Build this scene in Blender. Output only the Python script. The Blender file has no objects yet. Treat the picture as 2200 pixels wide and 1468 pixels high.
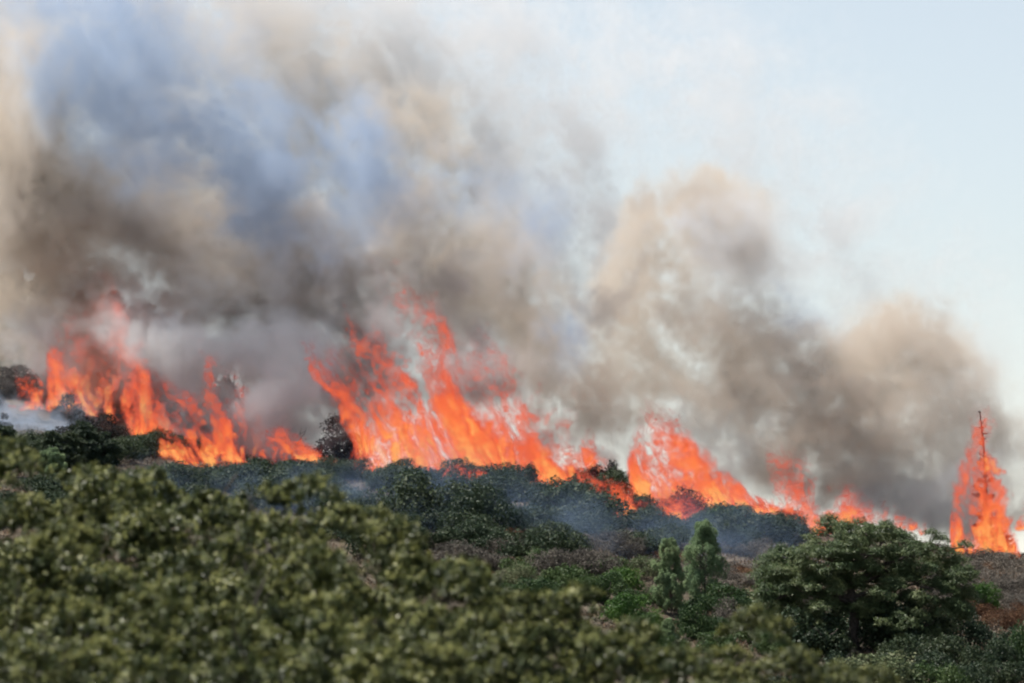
import bpy, math, random, time
import numpy as np
from mathutils import Vector

SC = bpy.context.scene
COL = SC.collection
T0 = time.time()
R = math.radians

# ------------------------------------------------------------------ camera
W, H = 2200.0, 1468.0
LENS, SENSOR = 200.0, 36.0
F = W * LENS / SENSOR                      # focal length in photograph pixels
HORIZON = 1300.0                           # photograph row of eye level
PITCH = math.atan((HORIZON - H / 2) / F)
EYE = 20.0
cam_data = bpy.data.cameras.new('camera')
cam = bpy.data.objects.new('camera', cam_data)
COL.objects.link(cam)
SC.camera = cam
cam.location = (0, 0, EYE)
cam.rotation_euler = (math.pi / 2 + PITCH, 0, 0)
cam_data.lens = LENS
cam_data.sensor_width = SENSOR
cam_data.clip_start = 0.5
cam_data.clip_end = 20000
cam_data.dof.use_dof = True
cam_data.dof.focus_distance = 352
cam_data.dof.aperture_fstop = 2.3

# ------------------------------------------------------------------ sky, sun, exposure
SUN_EL, SUN_AZ = 61.0, -97.0               # sun high on the left, a touch beyond the near oaks
world = bpy.data.worlds.new('World')
SC.world = world
world.use_nodes = True
wn, wl = world.node_tree.nodes, world.node_tree.links
sky = wn.new('ShaderNodeTexSky')
sky.sky_type = 'NISHITA'
sky.sun_disc = False
sky.sun_elevation = R(SUN_EL)
sky.sun_rotation = R(180 - SUN_AZ)
sky.altitude = 300
sky.air_density = 1.0
sky.dust_density = 0.0
sky.ozone_density = 2.0
hazy = wn.new('ShaderNodeHueSaturation')         # summer haze takes some of the blue out of the sky
hazy.inputs['Saturation'].default_value = 0.5
wl.new(sky.outputs[0], hazy.inputs['Color'])
tone = wn.new('ShaderNodeMixRGB'); tone.blend_type = 'MULTIPLY'; tone.inputs[0].default_value = 1.0
tone.inputs[2].default_value = (0.99, 1.0, 1.02, 1)
wl.new(hazy.outputs[0], tone.inputs[1])
wl.new(tone.outputs[0], wn['Background'].inputs[0])
wn['Background'].inputs[1].default_value = 0.098
sun_data = bpy.data.lights.new('sun', 'SUN')
sun = bpy.data.objects.new('sun', sun_data)
COL.objects.link(sun)
sun_data.energy = 5.0
sun_data.angle = R(0.6)
sun_data.color = (1.0, 0.95, 0.87)
sun.rotation_euler = (R(90 - SUN_EL), 0, R(SUN_AZ))
sun.location = (0, 0, 200)
SC.view_settings.view_transform = 'Standard'
SC.view_settings.look = 'None'
SC.view_settings.exposure = 0.4
SC.view_settings.gamma = 1.0
SC.view_settings.use_curve_mapping = False
SC.render.engine = 'CYCLES'
cy = SC.cycles
cy.use_denoising = True
cy.use_adaptive_sampling = True
cy.adaptive_threshold = 0.05
cy.use_light_tree = False
cy.max_bounces = 8
cy.diffuse_bounces = 2
cy.glossy_bounces = 2
cy.transmission_bounces = 2
cy.volume_bounces = 2
cy.transparent_max_bounces = 64
cy.volume_step_rate = 13.0
cy.volume_max_steps = 256
cy.sample_clamp_indirect = 4.0
cy.filter_width = 2.2


# ------------------------------------------------------------------ helpers
def at(px, py, Y):
    """Point at depth Y that the photograph shows at pixel (px, py)."""
    dx = (np.asarray(px, float) - W / 2) / F
    dy = (H / 2 - np.asarray(py, float)) / F
    c, s = math.cos(PITCH), math.sin(PITCH)
    t = np.asarray(Y, float) / (c - dy * s)
    return dx * t, (c - dy * s) * t, (s + dy * c) * t + EYE


def pix(X, Y, Z):
    c, s = math.cos(PITCH), math.sin(PITCH)
    z = Z - EYE
    f = Y * c + z * s
    u = -Y * s + z * c
    return W / 2 + X / f * F, H / 2 - u / f * F


def smooth(a, b, x):
    t = np.clip((x - a) / (b - a), 0, 1)
    return t * t * (3 - 2 * t)


def fbm(n, p, seed, kmin=1.5):
    r = np.random.default_rng(seed)
    f = np.fft.rfftn(r.standard_normal((n, n, n)))
    k = np.fft.fftfreq(n) * n
    kz = np.fft.rfftfreq(n) * n
    K = np.sqrt(k[:, None, None] ** 2 + k[None, :, None] ** 2 + kz[None, None, :] ** 2)
    K[0, 0, 0] = 1
    f *= K ** (-p) * (K > kmin)
    f[0, 0, 0] = 0
    a = np.fft.irfftn(f, (n, n, n))
    return (a / a.std()).astype('f4')


def samp(a, x, y, z):
    """Periodic trilinear lookup; one unit is one period of the array."""
    n = a.shape[0]
    out = 0
    c, fr = [], []
    for v in (x, y, z):
        v = np.asarray(v, 'f4') * n
        i = np.floor(v).astype('i4')
        fr.append((v - i).astype('f4'))
        c.append((i % n, (i + 1) % n))
    for i in (0, 1):
        wx = fr[0] if i else 1 - fr[0]
        for j in (0, 1):
            wy = fr[1] if j else 1 - fr[1]
            for k in (0, 1):
                wz = fr[2] if k else 1 - fr[2]
                out = out + a[c[0][i], c[1][j], c[2][k]] * (wx * wy * wz)
    return out


N_SOFT = fbm(96, 2.6, 11)      # broad, smooth
N_BILL = fbm(128, 2.05, 12)    # billows with detail
N_FINE = fbm(128, 1.75, 13)    # wispy
N_BAND = fbm(128, 3.0, 14, 5.5)  # filaments of one width


def tag(o, label=None, cat=None, group=None, kind=None):
    if label: o['label'] = label
    if cat: o['category'] = cat
    if group: o['group'] = group
    if kind: o['kind'] = kind
    return o


def link(name, data, parent=None):
    o = bpy.data.objects.new(name, data)
    COL.objects.link(o)
    if parent is not None:
        o.parent = parent
    return o


def np_mesh(name, verts, faces, mat=None, smooth_shade=False):
    """verts (n,3), faces (m,k) with a constant k."""
    me = bpy.data.meshes.new(name)
    verts = np.asarray(verts, 'f4')
    faces = np.asarray(faces, 'i4')
    m, k = faces.shape
    me.vertices.add(len(verts))
    me.vertices.foreach_set('co', verts.ravel())
    me.loops.add(m * k)
    me.loops.foreach_set('vertex_index', faces.ravel())
    me.polygons.add(m)
    me.polygons.foreach_set('loop_start', np.arange(m, dtype='i4') * k)
    if smooth_shade:
        me.polygons.foreach_set('use_smooth', np.ones(m, bool))
    me.update(calc_edges=True)
    if mat is not None:
        me.materials.append(mat)
    return me


def norm(v):
    return v / np.maximum(np.linalg.norm(v, axis=-1, keepdims=True), 1e-9)


def leaf_quads(P, Nn, L, Wd, rng, D=None, fold=0.25):
    """Pointed leaf-shaped quads: centres P, facing Nn, long axis D, length L, width Wd."""
    n = len(P)
    Nn = norm(Nn)
    if D is None:
        D = rng.standard_normal((n, 3))
    D = norm(D - Nn * np.sum(D * Nn, 1, keepdims=True))
    S = np.cross(Nn, D)
    L = np.broadcast_to(np.asarray(L, float), (n,))[:, None]
    Wd = np.broadcast_to(np.asarray(Wd, float), (n,))[:, None]
    v = np.stack([P - D * L * .5, P + S * Wd * .5 + D * L * .08 + Nn * Wd * fold, P + D * L * .5 - Nn * L * .1,
                  P - S * Wd * .5 + D * L * .08 + Nn * Wd * fold], 1).reshape(-1, 3)
    f = np.arange(4 * n).reshape(n, 4)
    # the diagonal runs tip to stalk so that the quad folds like a leaf
    return v, f


class Tubes:
    def __init__(self, sides=6):
        self.v, self.f, self.n, self.s = [], [], 0, sides

    def add(self, pts, rad):
        pts = np.asarray(pts, float)
        rad = np.broadcast_to(np.asarray(rad, float), (len(pts),))
        t = norm(np.gradient(pts, axis=0))
        ref = np.array([0.31, 0.95, 0.1])
        a = norm(np.cross(t, ref))
        b = np.cross(t, a)
        ang = np.arange(self.s) * 2 * math.pi / self.s
        ring = pts[:, None] + rad[:, None, None] * (np.cos(ang)[None, :, None] * a[:, None] + np.sin(ang)[None, :, None] * b[:, None])
        self.v.append(ring.reshape(-1, 3))
        m, s = len(pts), self.s
        for i in range(m - 1):
            for j in range(s):
                k = (j + 1) % s
                self.f.append((self.n + i * s + j, self.n + i * s + k, self.n + (i + 1) * s + k, self.n + (i + 1) * s + j))
        self.n += m * s

    def mesh(self, name, mat):
        return np_mesh(name, np.concatenate(self.v), np.array(self.f), mat, True)


def curve_pts(p0, p1, rng, n=7, wob=0.08, sag=0.0):
    p0, p1 = np.asarray(p0, float), np.asarray(p1, float)
    t = np.linspace(0, 1, n)[:, None]
    L = np.linalg.norm(p1 - p0)
    off = np.cumsum(rng.standard_normal((n, 3)), 0) * wob * L / n
    off -= off[0]
    off *= np.sin(t * math.pi * .5)
    p = p0 + (p1 - p0) * t + off
    p[:, 2] += sag * L * np.sin(t[:, 0] * math.pi)
    return p


# ------------------------------------------------------------------ materials
def material(name):
    m = bpy.data.materials.new(name)
    m.use_nodes = True
    m.cycles.volume_sampling = 'DISTANCE'
    m.node_tree.nodes.clear()
    nd, lk = m.node_tree.nodes, m.node_tree.links
    return m, nd, lk, nd.new('ShaderNodeOutputMaterial')


def ramp(nd, stops):
    r = nd.new('ShaderNodeValToRGB')
    e = r.color_ramp.elements
    while len(e) < len(stops):
        e.new(0.5)
    for k, (p, c) in enumerate(stops):
        e[k].position = p
        e[k].color = (*c, 1)
    return r


def leaf_mat(name, c0, c1, c2, rough=0.5, spec=0.3, scale=0.8, translucent=0.25, vary=0.35):
    """Foliage: colours drift over the crown and from plant to plant."""
    m, nd, lk, out = material(name)
    geo = nd.new('ShaderNodeNewGeometry')
    tc = nd.new('ShaderNodeTexCoord')
    oi = nd.new('ShaderNodeObjectInfo')
    n1 = nd.new('ShaderNodeTexNoise')
    n1.inputs['Scale'].default_value = scale
    n1.inputs['Detail'].default_value = 3
    lk.new(tc.outputs['Object'], n1.inputs['Vector'])
    a = nd.new('ShaderNodeMath'); a.operation = 'MULTIPLY_ADD'
    lk.new(geo.outputs['Random Per Island'], a.inputs[0]); a.inputs[1].default_value = vary
    lk.new(n1.outputs['Fac'], a.inputs[2])
    b = nd.new('ShaderNodeMath'); b.operation = 'MULTIPLY_ADD'
    lk.new(oi.outputs['Random'], b.inputs[0]); b.inputs[1].default_value = 0.3
    lk.new(a.outputs[0], b.inputs[2])
    c = nd.new('ShaderNodeMath'); c.operation = 'SUBTRACT'
    lk.new(b.outputs[0], c.inputs[0]); c.inputs[1].default_value = (vary + .3) * .5
    r = ramp(nd, [(0.25, c0), (0.5, c1), (0.78, c2)])
    lk.new(c.outputs[0], r.inputs[0])
    p = nd.new('ShaderNodeBsdfPrincipled')
    lk.new(r.outputs[0], p.inputs['Base Color'])
    p.inputs['Roughness'].default_value = rough
    p.inputs['Specular IOR Level'].default_value = spec
    t = nd.new('ShaderNodeBsdfTranslucent')
    lk.new(r.outputs[0], t.inputs['Color'])
    mx = nd.new('ShaderNodeMixShader')
    mx.inputs[0].default_value = translucent
    lk.new(p.outputs[0], mx.inputs[1]); lk.new(t.outputs[0], mx.inputs[2])
    lk.new(mx.outputs[0], out.inputs['Surface'])
    return m


def bark_mat(name, c0, c1, scale=6.0):
    m, nd, lk, out = material(name)
    tc = nd.new('ShaderNodeTexCoord')
    n1 = nd.new('ShaderNodeTexNoise'); n1.inputs['Scale'].default_value = scale; n1.inputs['Detail'].default_value = 5
    lk.new(tc.outputs['Object'], n1.inputs['Vector'])
    r = ramp(nd, [(0.3, c0), (0.7, c1)])
    lk.new(n1.outputs['Fac'], r.inputs[0])
    p = nd.new('ShaderNodeBsdfPrincipled'); p.inputs['Roughness'].default_value = .9
    lk.new(r.outputs[0], p.inputs['Base Color'])
    bp = nd.new('ShaderNodeBump'); bp.inputs['Strength'].default_value = .6; bp.inputs['Distance'].default_value = .05
    lk.new(n1.outputs['Fac'], bp.inputs['Height']); lk.new(bp.outputs[0], p.inputs['Normal'])
    lk.new(p.outputs[0], out.inputs['Surface'])
    return m


M = {}
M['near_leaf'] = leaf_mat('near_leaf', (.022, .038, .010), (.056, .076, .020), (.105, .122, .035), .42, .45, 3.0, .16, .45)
M['sunlit_tip_leaf'] = leaf_mat('sunlit_tip_leaf', (.105, .125, .036), (.215, .228, .068), (.36, .360, .13), .40, .5, 3.0, .25, .5)  # paler copy of the near leaf: sunlight on tuft tips put into the colour
M['oak_leaf'] = leaf_mat('oak_leaf', (.045, .076, .032), (.088, .126, .050), (.165, .190, .082), .5, .3, .5, .18)
M['dark_leaf'] = leaf_mat('dark_leaf', (.020, .038, .020), (.035, .056, .026), (.060, .078, .034), .55, .25, .7, .18)
M['mid_leaf'] = leaf_mat('mid_leaf', (.026, .056, .022), (.048, .088, .026), (.085, .125, .040), .55, .25, .8, .22)
M['bright_leaf'] = leaf_mat('bright_leaf', (.035, .085, .018), (.065, .140, .025), (.120, .190, .045), .5, .25, .9, .28)
M['pine_leaf'] = leaf_mat('pine_leaf', (.110, .175, .090), (.185, .265, .130), (.29, .36, .18), .6, .2, .6, .42)
M['sage_leaf'] = leaf_mat('sage_leaf', (.060, .085, .040), (.110, .140, .065), (.190, .200, .110), .6, .2, .8, .2)
M['heath_leaf'] = leaf_mat('heath_leaf', (.075, .068, .060), (.150, .135, .115), (.240, .205, .170), .8, .1, .8, .15)
M['rust_leaf'] = leaf_mat('rust_leaf', (.085, .045, .030), (.160, .085, .050), (.230, .150, .085), .8, .1, .9, .15)
M['char_leaf'] = leaf_mat('char_leaf', (.014, .014, .015), (.030, .028, .026), (.050, .042, .034), .8, .1, .8, .1)
M['bark'] = bark_mat('bark', (.035, .030, .026), (.120, .100, .082))
M['char'] = bark_mat('char', (.012, .011, .011), (.040, .034, .030))


def ground_mat():
    m, nd, lk, out = material('hillside_soil')
    geo = nd.new('ShaderNodeNewGeometry')
    n1 = nd.new('ShaderNodeTexNoise'); n1.inputs['Scale'].default_value = .18; n1.inputs['Detail'].default_value = 7
    n2 = nd.new('ShaderNodeTexNoise'); n2.inputs['Scale'].default_value = 1.7; n2.inputs['Detail'].default_value = 8
    lk.new(geo.outputs['Position'], n1.inputs['Vector']); lk.new(geo.outputs['Position'], n2.inputs['Vector'])
    r1 = ramp(nd, [(.32, (.050, .055, .030)), (.48, (.115, .085, .055)), (.62, (.165, .135, .100)), (.75, (.110, .060, .038))])
    lk.new(n1.outputs['Fac'], r1.inputs[0])
    r2 = ramp(nd, [(.3, (.45, .45, .45)), (.7, (1.15, 1.1, 1.05))])
    lk.new(n2.outputs['Fac'], r2.inputs[0])
    mu = nd.new('ShaderNodeMixRGB'); mu.blend_type = 'MULTIPLY'; mu.inputs[0].default_value = 1
    lk.new(r1.outputs[0], mu.inputs[1]); lk.new(r2.outputs[0], mu.inputs[2])
    p = nd.new('ShaderNodeBsdfPrincipled'); p.inputs['Roughness'].default_value = .95
    lk.new(mu.outputs[0], p.inputs['Base Color'])
    bp = nd.new('ShaderNodeBump'); bp.inputs['Strength'].default_value = .8; bp.inputs['Distance'].default_value = .3
    lk.new(n2.outputs['Fac'], bp.inputs['Height']); lk.new(bp.outputs[0], p.inputs['Normal'])
    lk.new(p.outputs[0], out.inputs['Surface'])
    return m


# ------------------------------------------------------------------ terrain
TP = np.array([-700, 0, 300, 600, 900, 1200, 1500, 1800, 2150, 2800], float)
TY = np.array([300, 350, 400, 440, 480, 540, 620, 760], float)
TR = np.array([
    [1450, 1450, 1480, 1480, 1480, 1480, 1490, 1500, 1500, 1500],
    [1200, 1200, 1230, 1250, 1270, 1290, 1330, 1390, 1400, 1400],
    [1060, 1060, 1080, 1090, 1105, 1130, 1170, 1230, 1280, 1300],
    [985,  985, 1000, 1015, 1025, 1055, 1105, 1160, 1200, 1220],
    [830,  860,  915,  995, 1030, 1070, 1120, 1180, 1215, 1230],
    [560,  590,  690,  950, 1040, 1110, 1150, 1200, 1230, 1240],
    [620,  660,  760,  985, 1060, 1130, 1170, 1210, 1240, 1250],
    [800,  820,  880,  990, 1100, 1150, 1190, 1220, 1245, 1255]], float)
TZ = np.array([[float(at(p, r, y)[2]) for p, r in zip(TP, row)] for y, row in zip(TY, TR)])


def near_z(X):
    return EYE - 5.3 - 0.16 * np.clip(X, -14, 14)


def ground_raw(X, Y):
    X, Y = np.asarray(X, float), np.asarray(Y, float)
    px = np.clip(W / 2 + X / np.maximum(Y, 60) * F, TP[0], TP[-1] - 1e-6)
    yy = np.clip(Y, TY[0], TY[-1] - 1e-6)
    i = np.clip(np.searchsorted(TP, px, 'right') - 1, 0, len(TP) - 2)
    j = np.clip(np.searchsorted(TY, yy, 'right') - 1, 0, len(TY) - 2)
    u = (px - TP[i]) / (TP[i + 1] - TP[i]); u = u * u * (3 - 2 * u)
    v = (yy - TY[j]) / (TY[j + 1] - TY[j])
    z = (TZ[j, i] * (1 - u) + TZ[j, i + 1] * u) * (1 - v) + (TZ[j + 1, i] * (1 - u) + TZ[j + 1, i + 1] * u) * v
    k = smooth(110, 300, Y)
    z = np.where(Y < 300, near_z(X) * (1 - k) + z * k - 4 * np.sin(np.pi * k), z)
    far = smooth(760, 1600, Y)
    z = z * (1 - far) + (EYE - 14) * far
    return z


def ground_z(X, Y):
    X, Y = np.asarray(X, float), np.asarray(Y, float)
    b = samp(N_BILL, X / 60, Y / 60, 0 * X) * .28 * smooth(280, 340, Y)
    return ground_raw(X, Y) + b


def place(px, py):
    """Ground point seen at pixel (px, py) on the near side of the crest."""
    ys = np.linspace(302, 540, 400)
    X, _, _ = at(px, py, ys)
    g = ground_z(X, ys)
    _, rows = pix(X, ys, g)
    k = np.argmax(rows <= py)
    if rows[k] > py:
        k = int(np.argmin(rows))
    return np.array([X[k], ys[k], g[k]])


def build_ground():
    a = np.concatenate([np.linspace(-8000, -160, 18)[:-1], np.linspace(-160, 160, 161), np.linspace(160, 8000, 18)[1:]])
    b = np.concatenate([np.linspace(-300, 280, 60)[:-1], np.linspace(280, 640, 181), np.linspace(640, 1700, 40)[1:], np.linspace(1700, 14000, 14)[1:]])
    X, Y = np.meshgrid(a, b, indexing='ij')
    Z = ground_z(X, Y)
    v = np.stack([X, Y, Z], -1).reshape(-1, 3)
    n, m = len(a), len(b)
    idx = np.arange(n * m).reshape(n, m)
    f = np.stack([idx[:-1, :-1], idx[1:, :-1], idx[1:, 1:], idx[:-1, 1:]], -1).reshape(-1, 4)
    o = link('hillside', np_mesh('hillside', v, f, ground_mat(), True))
    tag(o, 'scrub covered hillside rising to the burning crest', kind='structure')


build_ground()


# ------------------------------------------------------------------ foliage generators (unit plants, metres)
def blob_crown(seed, w, h, nb, nl, leaf, lift=0.0, flat=1.0, open_=0.0, dmix=.8):
    """Leaves on a cluster of rounded lumps that fill a dome w wide and h tall."""
    r = np.random.default_rng(seed)
    P, Nn = [], []
    for k in range(nb):
        d = norm(r.standard_normal(3))
        d[2] = abs(d[2]) * 1.15 - .5
        d = norm(d)
        q = r.uniform(.45, .82)
        c = np.array([d[0] * w * .5 * q, d[1] * w * .5 * q, lift + (h - lift) * (.26 + .62 * q * max(d[2], -.32))])
        rad = w * r.uniform(.13, .23)
        m = int(nl / nb * (rad / (w * .18)) ** 2)
        e = norm(r.standard_normal((m, 3)))
        e[:, 2] = np.where(e[:, 2] < -.7, -e[:, 2], e[:, 2])
        lump = 1 + .22 * np.sin(e[:, 0] * 7 + k) * np.cos(e[:, 2] * 6 + k * 2.1) + .16 * np.sin(e[:, 1] * 11 + k)
        rr = rad * lump * (1 - .5 * r.random(m) ** 2.2)
        p = c + e * rr[:, None] * np.array([1, 1, flat * .85])
        P.append(p)
        Nn.append(e * .9 + np.array([0, 0, .45]) + r.standard_normal((m, 3)) * dmix)
    P, Nn = np.concatenate(P), np.concatenate(Nn)
    keep = (P[:, 2] > .02) & (r.random(len(P)) > open_)
    P, Nn = P[keep], Nn[keep]
    s = leaf * r.uniform(.7, 1.3, len(P))
    return leaf_quads(P, Nn, s * 1.25, s * .8, r)


def stems(seed, w, h, n, rad, lift):
    r = np.random.default_rng(seed)
    T = Tubes(5)
    for k in range(n):
        a = r.uniform(0, 6.28)
        q = r.uniform(.1, .34) * w
        p = curve_pts((math.cos(a) * rad * 1.5, math.sin(a) * rad * 1.5, -.25), (math.cos(a) * q, math.sin(a) * q, lift + (h - lift) * r.uniform(.35, .55)), r, 7, .4)
        T.add(p, np.linspace(rad, rad * .3, 7))
        for _ in range(3):
            i = r.integers(2, 6)
            e = p[i] + np.array([r.uniform(-.2, .2) * w, r.uniform(-.2, .2) * w, r.uniform(.05, .18) * h])
            T.add(curve_pts(p[i], e, r, 5, .4), np.linspace(rad * .5, rad * .15, 5))
    return T


def pine_parts(seed, w, h, dens=1.0, open_=.0, lean=0.0, bare=2.0):
    """A young pine: whorled up-swept boughs with needle tufts."""
    r = np.random.default_rng(seed)
    T = Tubes(6)
    tr = np.array([[lean * (t ** 1.5) * h + .02 * h * math.sin(3 * t + seed), .02 * h * math.cos(4 * t), t * h * .98 - .2 * (1 - t)] for t in np.linspace(0, 1, 9)])
    T.add(tr, np.linspace(h * .02, h * .003, 9))
    P, Nn, D = [], [], []
    lv = np.linspace(.10, .97, int(15 * math.sqrt(h / 4)))
    for t in lv:
        prof = (math.sin(min(1, (t + .05) * 1.9) * math.pi / 2)) * (1 - t) ** .62 * 1.12 + .05
        nb = r.integers(4, 7)
        a0 = r.uniform(0, 6.28)
        for k in range(nb):
            if r.random() < open_:
                continue
            a = a0 + k * 6.28 / nb + r.uniform(-.3, .3)
            L = w * .5 * prof * r.uniform(.6, 1.12)
            b0 = np.array([np.interp(t, np.linspace(0, 1, 9), tr[:, 0]), np.interp(t, np.linspace(0, 1, 9), tr[:, 1]), t * h])
            b1 = b0 + np.array([math.cos(a) * L, math.sin(a) * L, L * r.uniform(.12, .55)])
            bp = curve_pts(b0, b1, r, 6, .25, -.08)
            T.add(bp, np.linspace(h * .006, h * .0015, 6))
            nt = max(4, int(20 * dens * L / (w * .3))) if t < bare else 0
            s = r.uniform(.45, 1.06, nt)
            for q in s:
                c = b0 + (b1 - b0) * q + r.standard_normal(3) * .04 * w * np.array([1, 1, .6])
                nn = 9
                d = norm(r.standard_normal((nn, 3)) * .7 + norm(b1 - b0) * .6 + np.array([0, 0, .8]))
                P.append(c + d * .09)
                D.append(d)
                Nn.append(norm(r.standard_normal((nn, 3)) * .7 + (c - b0) * .5 + np.array([-.3, -.3, .35])))
    P, Nn, D = map(np.concatenate, (P, Nn, D))
    v, f = leaf_quads(P, Nn, r.uniform(.2, .34, len(P)), r.uniform(.055, .10, len(P)), r, D)
    return T, v, f


def plume_parts(seed, w, h, n=64):
    """A bushy young pine: upswept feathery tufts stacked unevenly round the stem."""
    r = np.random.default_rng(seed)
    T = Tubes(6)
    T.add(np.array([[.03 * w * math.sin(4 * t + seed), .02 * w, t * h * .95 - .2 * (1 - t)] for t in np.linspace(0, 1, 8)]), np.linspace(h * .018, h * .004, 8))
    P, Nn, D = [], [], []
    side = r.uniform(.7, 1.25, 5)
    for k in range(n):
        t = r.random() ** .85 * .93 + .03
        a = r.uniform(0, 6.28)
        prof = (.25 + .75 * min(1, t * 3.2)) * (1 - t) ** .72 * 1.2 + .05
        prof *= side[int(a / 6.2832 * 5) % 5] * (1 + .25 * math.sin(t * 17 + seed + a))
        rad = w * .5 * prof * r.uniform(.45, 1.0)
        c = np.array([math.cos(a) * rad, math.sin(a) * rad, t * h + rad * .25])
        ax = norm(np.array([math.cos(a) * .55, math.sin(a) * .55, .8]))
        s_ = w * r.uniform(.075, .13) * (1 - .3 * t)
        m = 110
        e = norm(r.standard_normal((m, 3)) + ax * .6) * (s_ * (1 - .5 * r.random((m, 1)) ** 2)) * np.array([.85, .85, 1.35])
        d = norm(ax + e / s_ * .7 + r.standard_normal((m, 3)) * .35)
        P.append(c + e)
        D.append(d)
        Nn.append(norm(e / s_ * .8 + r.standard_normal((m, 3)) * .6 + np.array([-.35, -.25, .35])))
        if k % 3 == 0:
            T.add(curve_pts((0, 0, max(.1, t * h - rad * .3)), c, r, 5, .2), np.linspace(h * .006, h * .002, 5))
    P, Nn, D = map(np.concatenate, (P, Nn, D))
    v, f = leaf_quads(P, Nn, r.uniform(.13, .24, len(P)), r.uniform(.035, .06, len(P)), r, D)
    return T, v, f


def near_crown(seed, w, h, nlobe):
    """Close oak crown: rounded lobes, each carrying tufts of upright leafy shoots on its sunny side."""
    r = np.random.default_rng(seed)
    C = []
    tries = 0
    while len(C) < nlobe and tries < 5000:
        tries += 1
        d = norm(r.standard_normal(3))
        d[2] = abs(d[2]) - .30
        d = norm(d)
        q = 1 + .10 * math.sin(d[0] * 5 + seed) + .10 * math.cos(d[1] * 6 + seed * 2) + r.uniform(-.16, .10)
        c = np.array([d[0] * w * .40 * q, d[1] * w * .40 * q, h * .38 + d[2] * h * .44 * q])
        if all(np.linalg.norm(c - e[0]) > .88 for e in C):
            C.append((c, d))
    P, Nn, D, Y = [], [], [], []
    for c, d in C:
        out = norm(d * np.array([.7, .7, .5]) + np.array([0, 0, .8]))
        R_ = r.uniform(.36, .56)
        for k in range(int(44 * (R_ / .40) ** 2)):
            e = norm(r.standard_normal(3) + out * .75)
            if e @ out < .05:
                continue
            tc = c + e * R_ * np.array([1, 1, .85]) * (r.uniform(.8, 1.1) if r.random() > .2 else r.uniform(.5, .8))
            tax = norm(e * .75 + np.array([0, 0, .75]) + r.standard_normal(3) * .25)
            ns = r.integers(5, 9)
            fresh = r.random() < .5  # half of the tufts get tips painted as sunlit
            for q in range(ns):
                ax = norm(tax + r.standard_normal(3) * .38)
                L = r.uniform(.09, .20)
                m = r.integers(10, 15)
                t = r.random(m) ** .7
                rad = norm(np.cross(np.broadcast_to(ax, (m, 3)), r.standard_normal((m, 3))))
                dirn = norm(rad * (1.0 - .45 * t[:, None]) + ax * (.5 + .5 * t[:, None]))
                P.append(tc + ax * (t * L)[:, None] + dirn * .024)
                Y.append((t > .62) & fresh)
                D.append(dirn)
                Nn.append(norm(ax * .9 + rad * -.35 + np.array([0, 0, .25]) + r.standard_normal((m, 3)) * .40))
    m = 5200                                        # inner leaf shell, its dark leaf colour stands for shade inside the crown
    e = norm(r.standard_normal((m, 3)))
    e[:, 2] = np.abs(e[:, 2]) - .25
    P.append(np.array([0, 0, h * .36]) + e * (.72 * (1 - .25 * r.random((m, 1)))) * np.array([w * .42, w * .42, h * .46]))
    Nn.append(norm(e * np.array([1, 1, .1]) + r.standard_normal((m, 3)) * .35))
    D.append(np.array([0, 0, -1.0]) + r.standard_normal((m, 3)) * .5)
    Y.append(np.zeros(m, bool))
    P, Nn, D = map(np.concatenate, (P, Nn, D))
    L = r.uniform(.036, .064, len(P))
    L[-m:] *= 1.6
    young = np.concatenate(Y)  # mask of the tip leaves painted as sunlit
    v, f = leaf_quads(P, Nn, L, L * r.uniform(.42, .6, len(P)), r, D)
    return v, f, young


def plant(name, stem_me, crown_me, loc, sx, sz, rot, label, cat, group=None, stem_name='stem'):
    e = link(name, None)
    e.location = loc
    e.scale = (sx, sx, sz)
    e.rotation_euler = (0, 0, rot)
    tag(e, label, cat, group)
    if stem_me is not None:
        link(stem_name, stem_me, e)
    link('crown', crown_me, e)
    return e


# shrub prototypes, all about 3 m wide and 2.2 m tall
def shrub_protos(key, mat, n, seed, **kw):
    out = []
    for k in range(n):
        v, f = blob_crown(seed + k, 3.0, kw.get('h', 2.2), kw.get('nb', 15), int(kw.get('nl', 2600) * 1.9), kw.get('leaf', .13) * .72, kw.get('lift', .1),
                          kw.get('flat', 1.0), kw.get('open_', 0), kw.get('dmix', .8))
        out.append((stems(seed + k, 3.0, kw.get('h', 2.2), kw.get('ns', 4), .055, kw.get('lift', .1)).mesh('stem', M[kw.get('bark', 'bark')]), np_mesh('crown', v, f, M[mat])))
    return out


PROTO = {
    'dark': shrub_protos('dark', 'dark_leaf', 5, 100),
    'mid': shrub_protos('mid', 'mid_leaf', 4, 140),
    'bright': shrub_protos('bright', 'bright_leaf', 3, 180, nl=2400),
    'sage': shrub_protos('sage', 'sage_leaf', 3, 220, nl=2200, leaf=.12),
    'heath': shrub_protos('heath', 'heath_leaf', 4, 260, nl=2600, leaf=.10, h=1.5, nb=18, dmix=1.2),
    'rust': shrub_protos('rust', 'rust_leaf', 3, 300, nl=2200, leaf=.10, h=1.3, nb=16, dmix=1.2),
    'open': shrub_protos('open', 'char_leaf', 2, 340, nl=1300, leaf=.13, h=2.6, nb=13, lift=.5, bark='char', ns=5),
    'char': shrub_protos('char', 'char_leaf', 3, 360, nl=2600, leaf=.13, h=2.6, nb=14, bark='char'),
}
PH = {'dark': 2.2, 'mid': 2.2, 'bright': 2.2, 'sage': 2.2, 'heath': 1.5, 'rust': 1.3, 'open': 2.6, 'char': 2.6}
NAMES = {'dark': ('evergreen_shrub', 'shrub'), 'mid': ('evergreen_shrub', 'shrub'), 'bright': ('green_bush', 'bush'), 'sage': ('sage_bush', 'bush'),
         'heath': ('heather_mound', 'heather'), 'rust': ('dry_shrub', 'shrub'), 'open': ('burning_tree', 'tree'), 'char': ('burning_tree', 'tree')}
RNG = np.random.default_rng(5)


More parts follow.
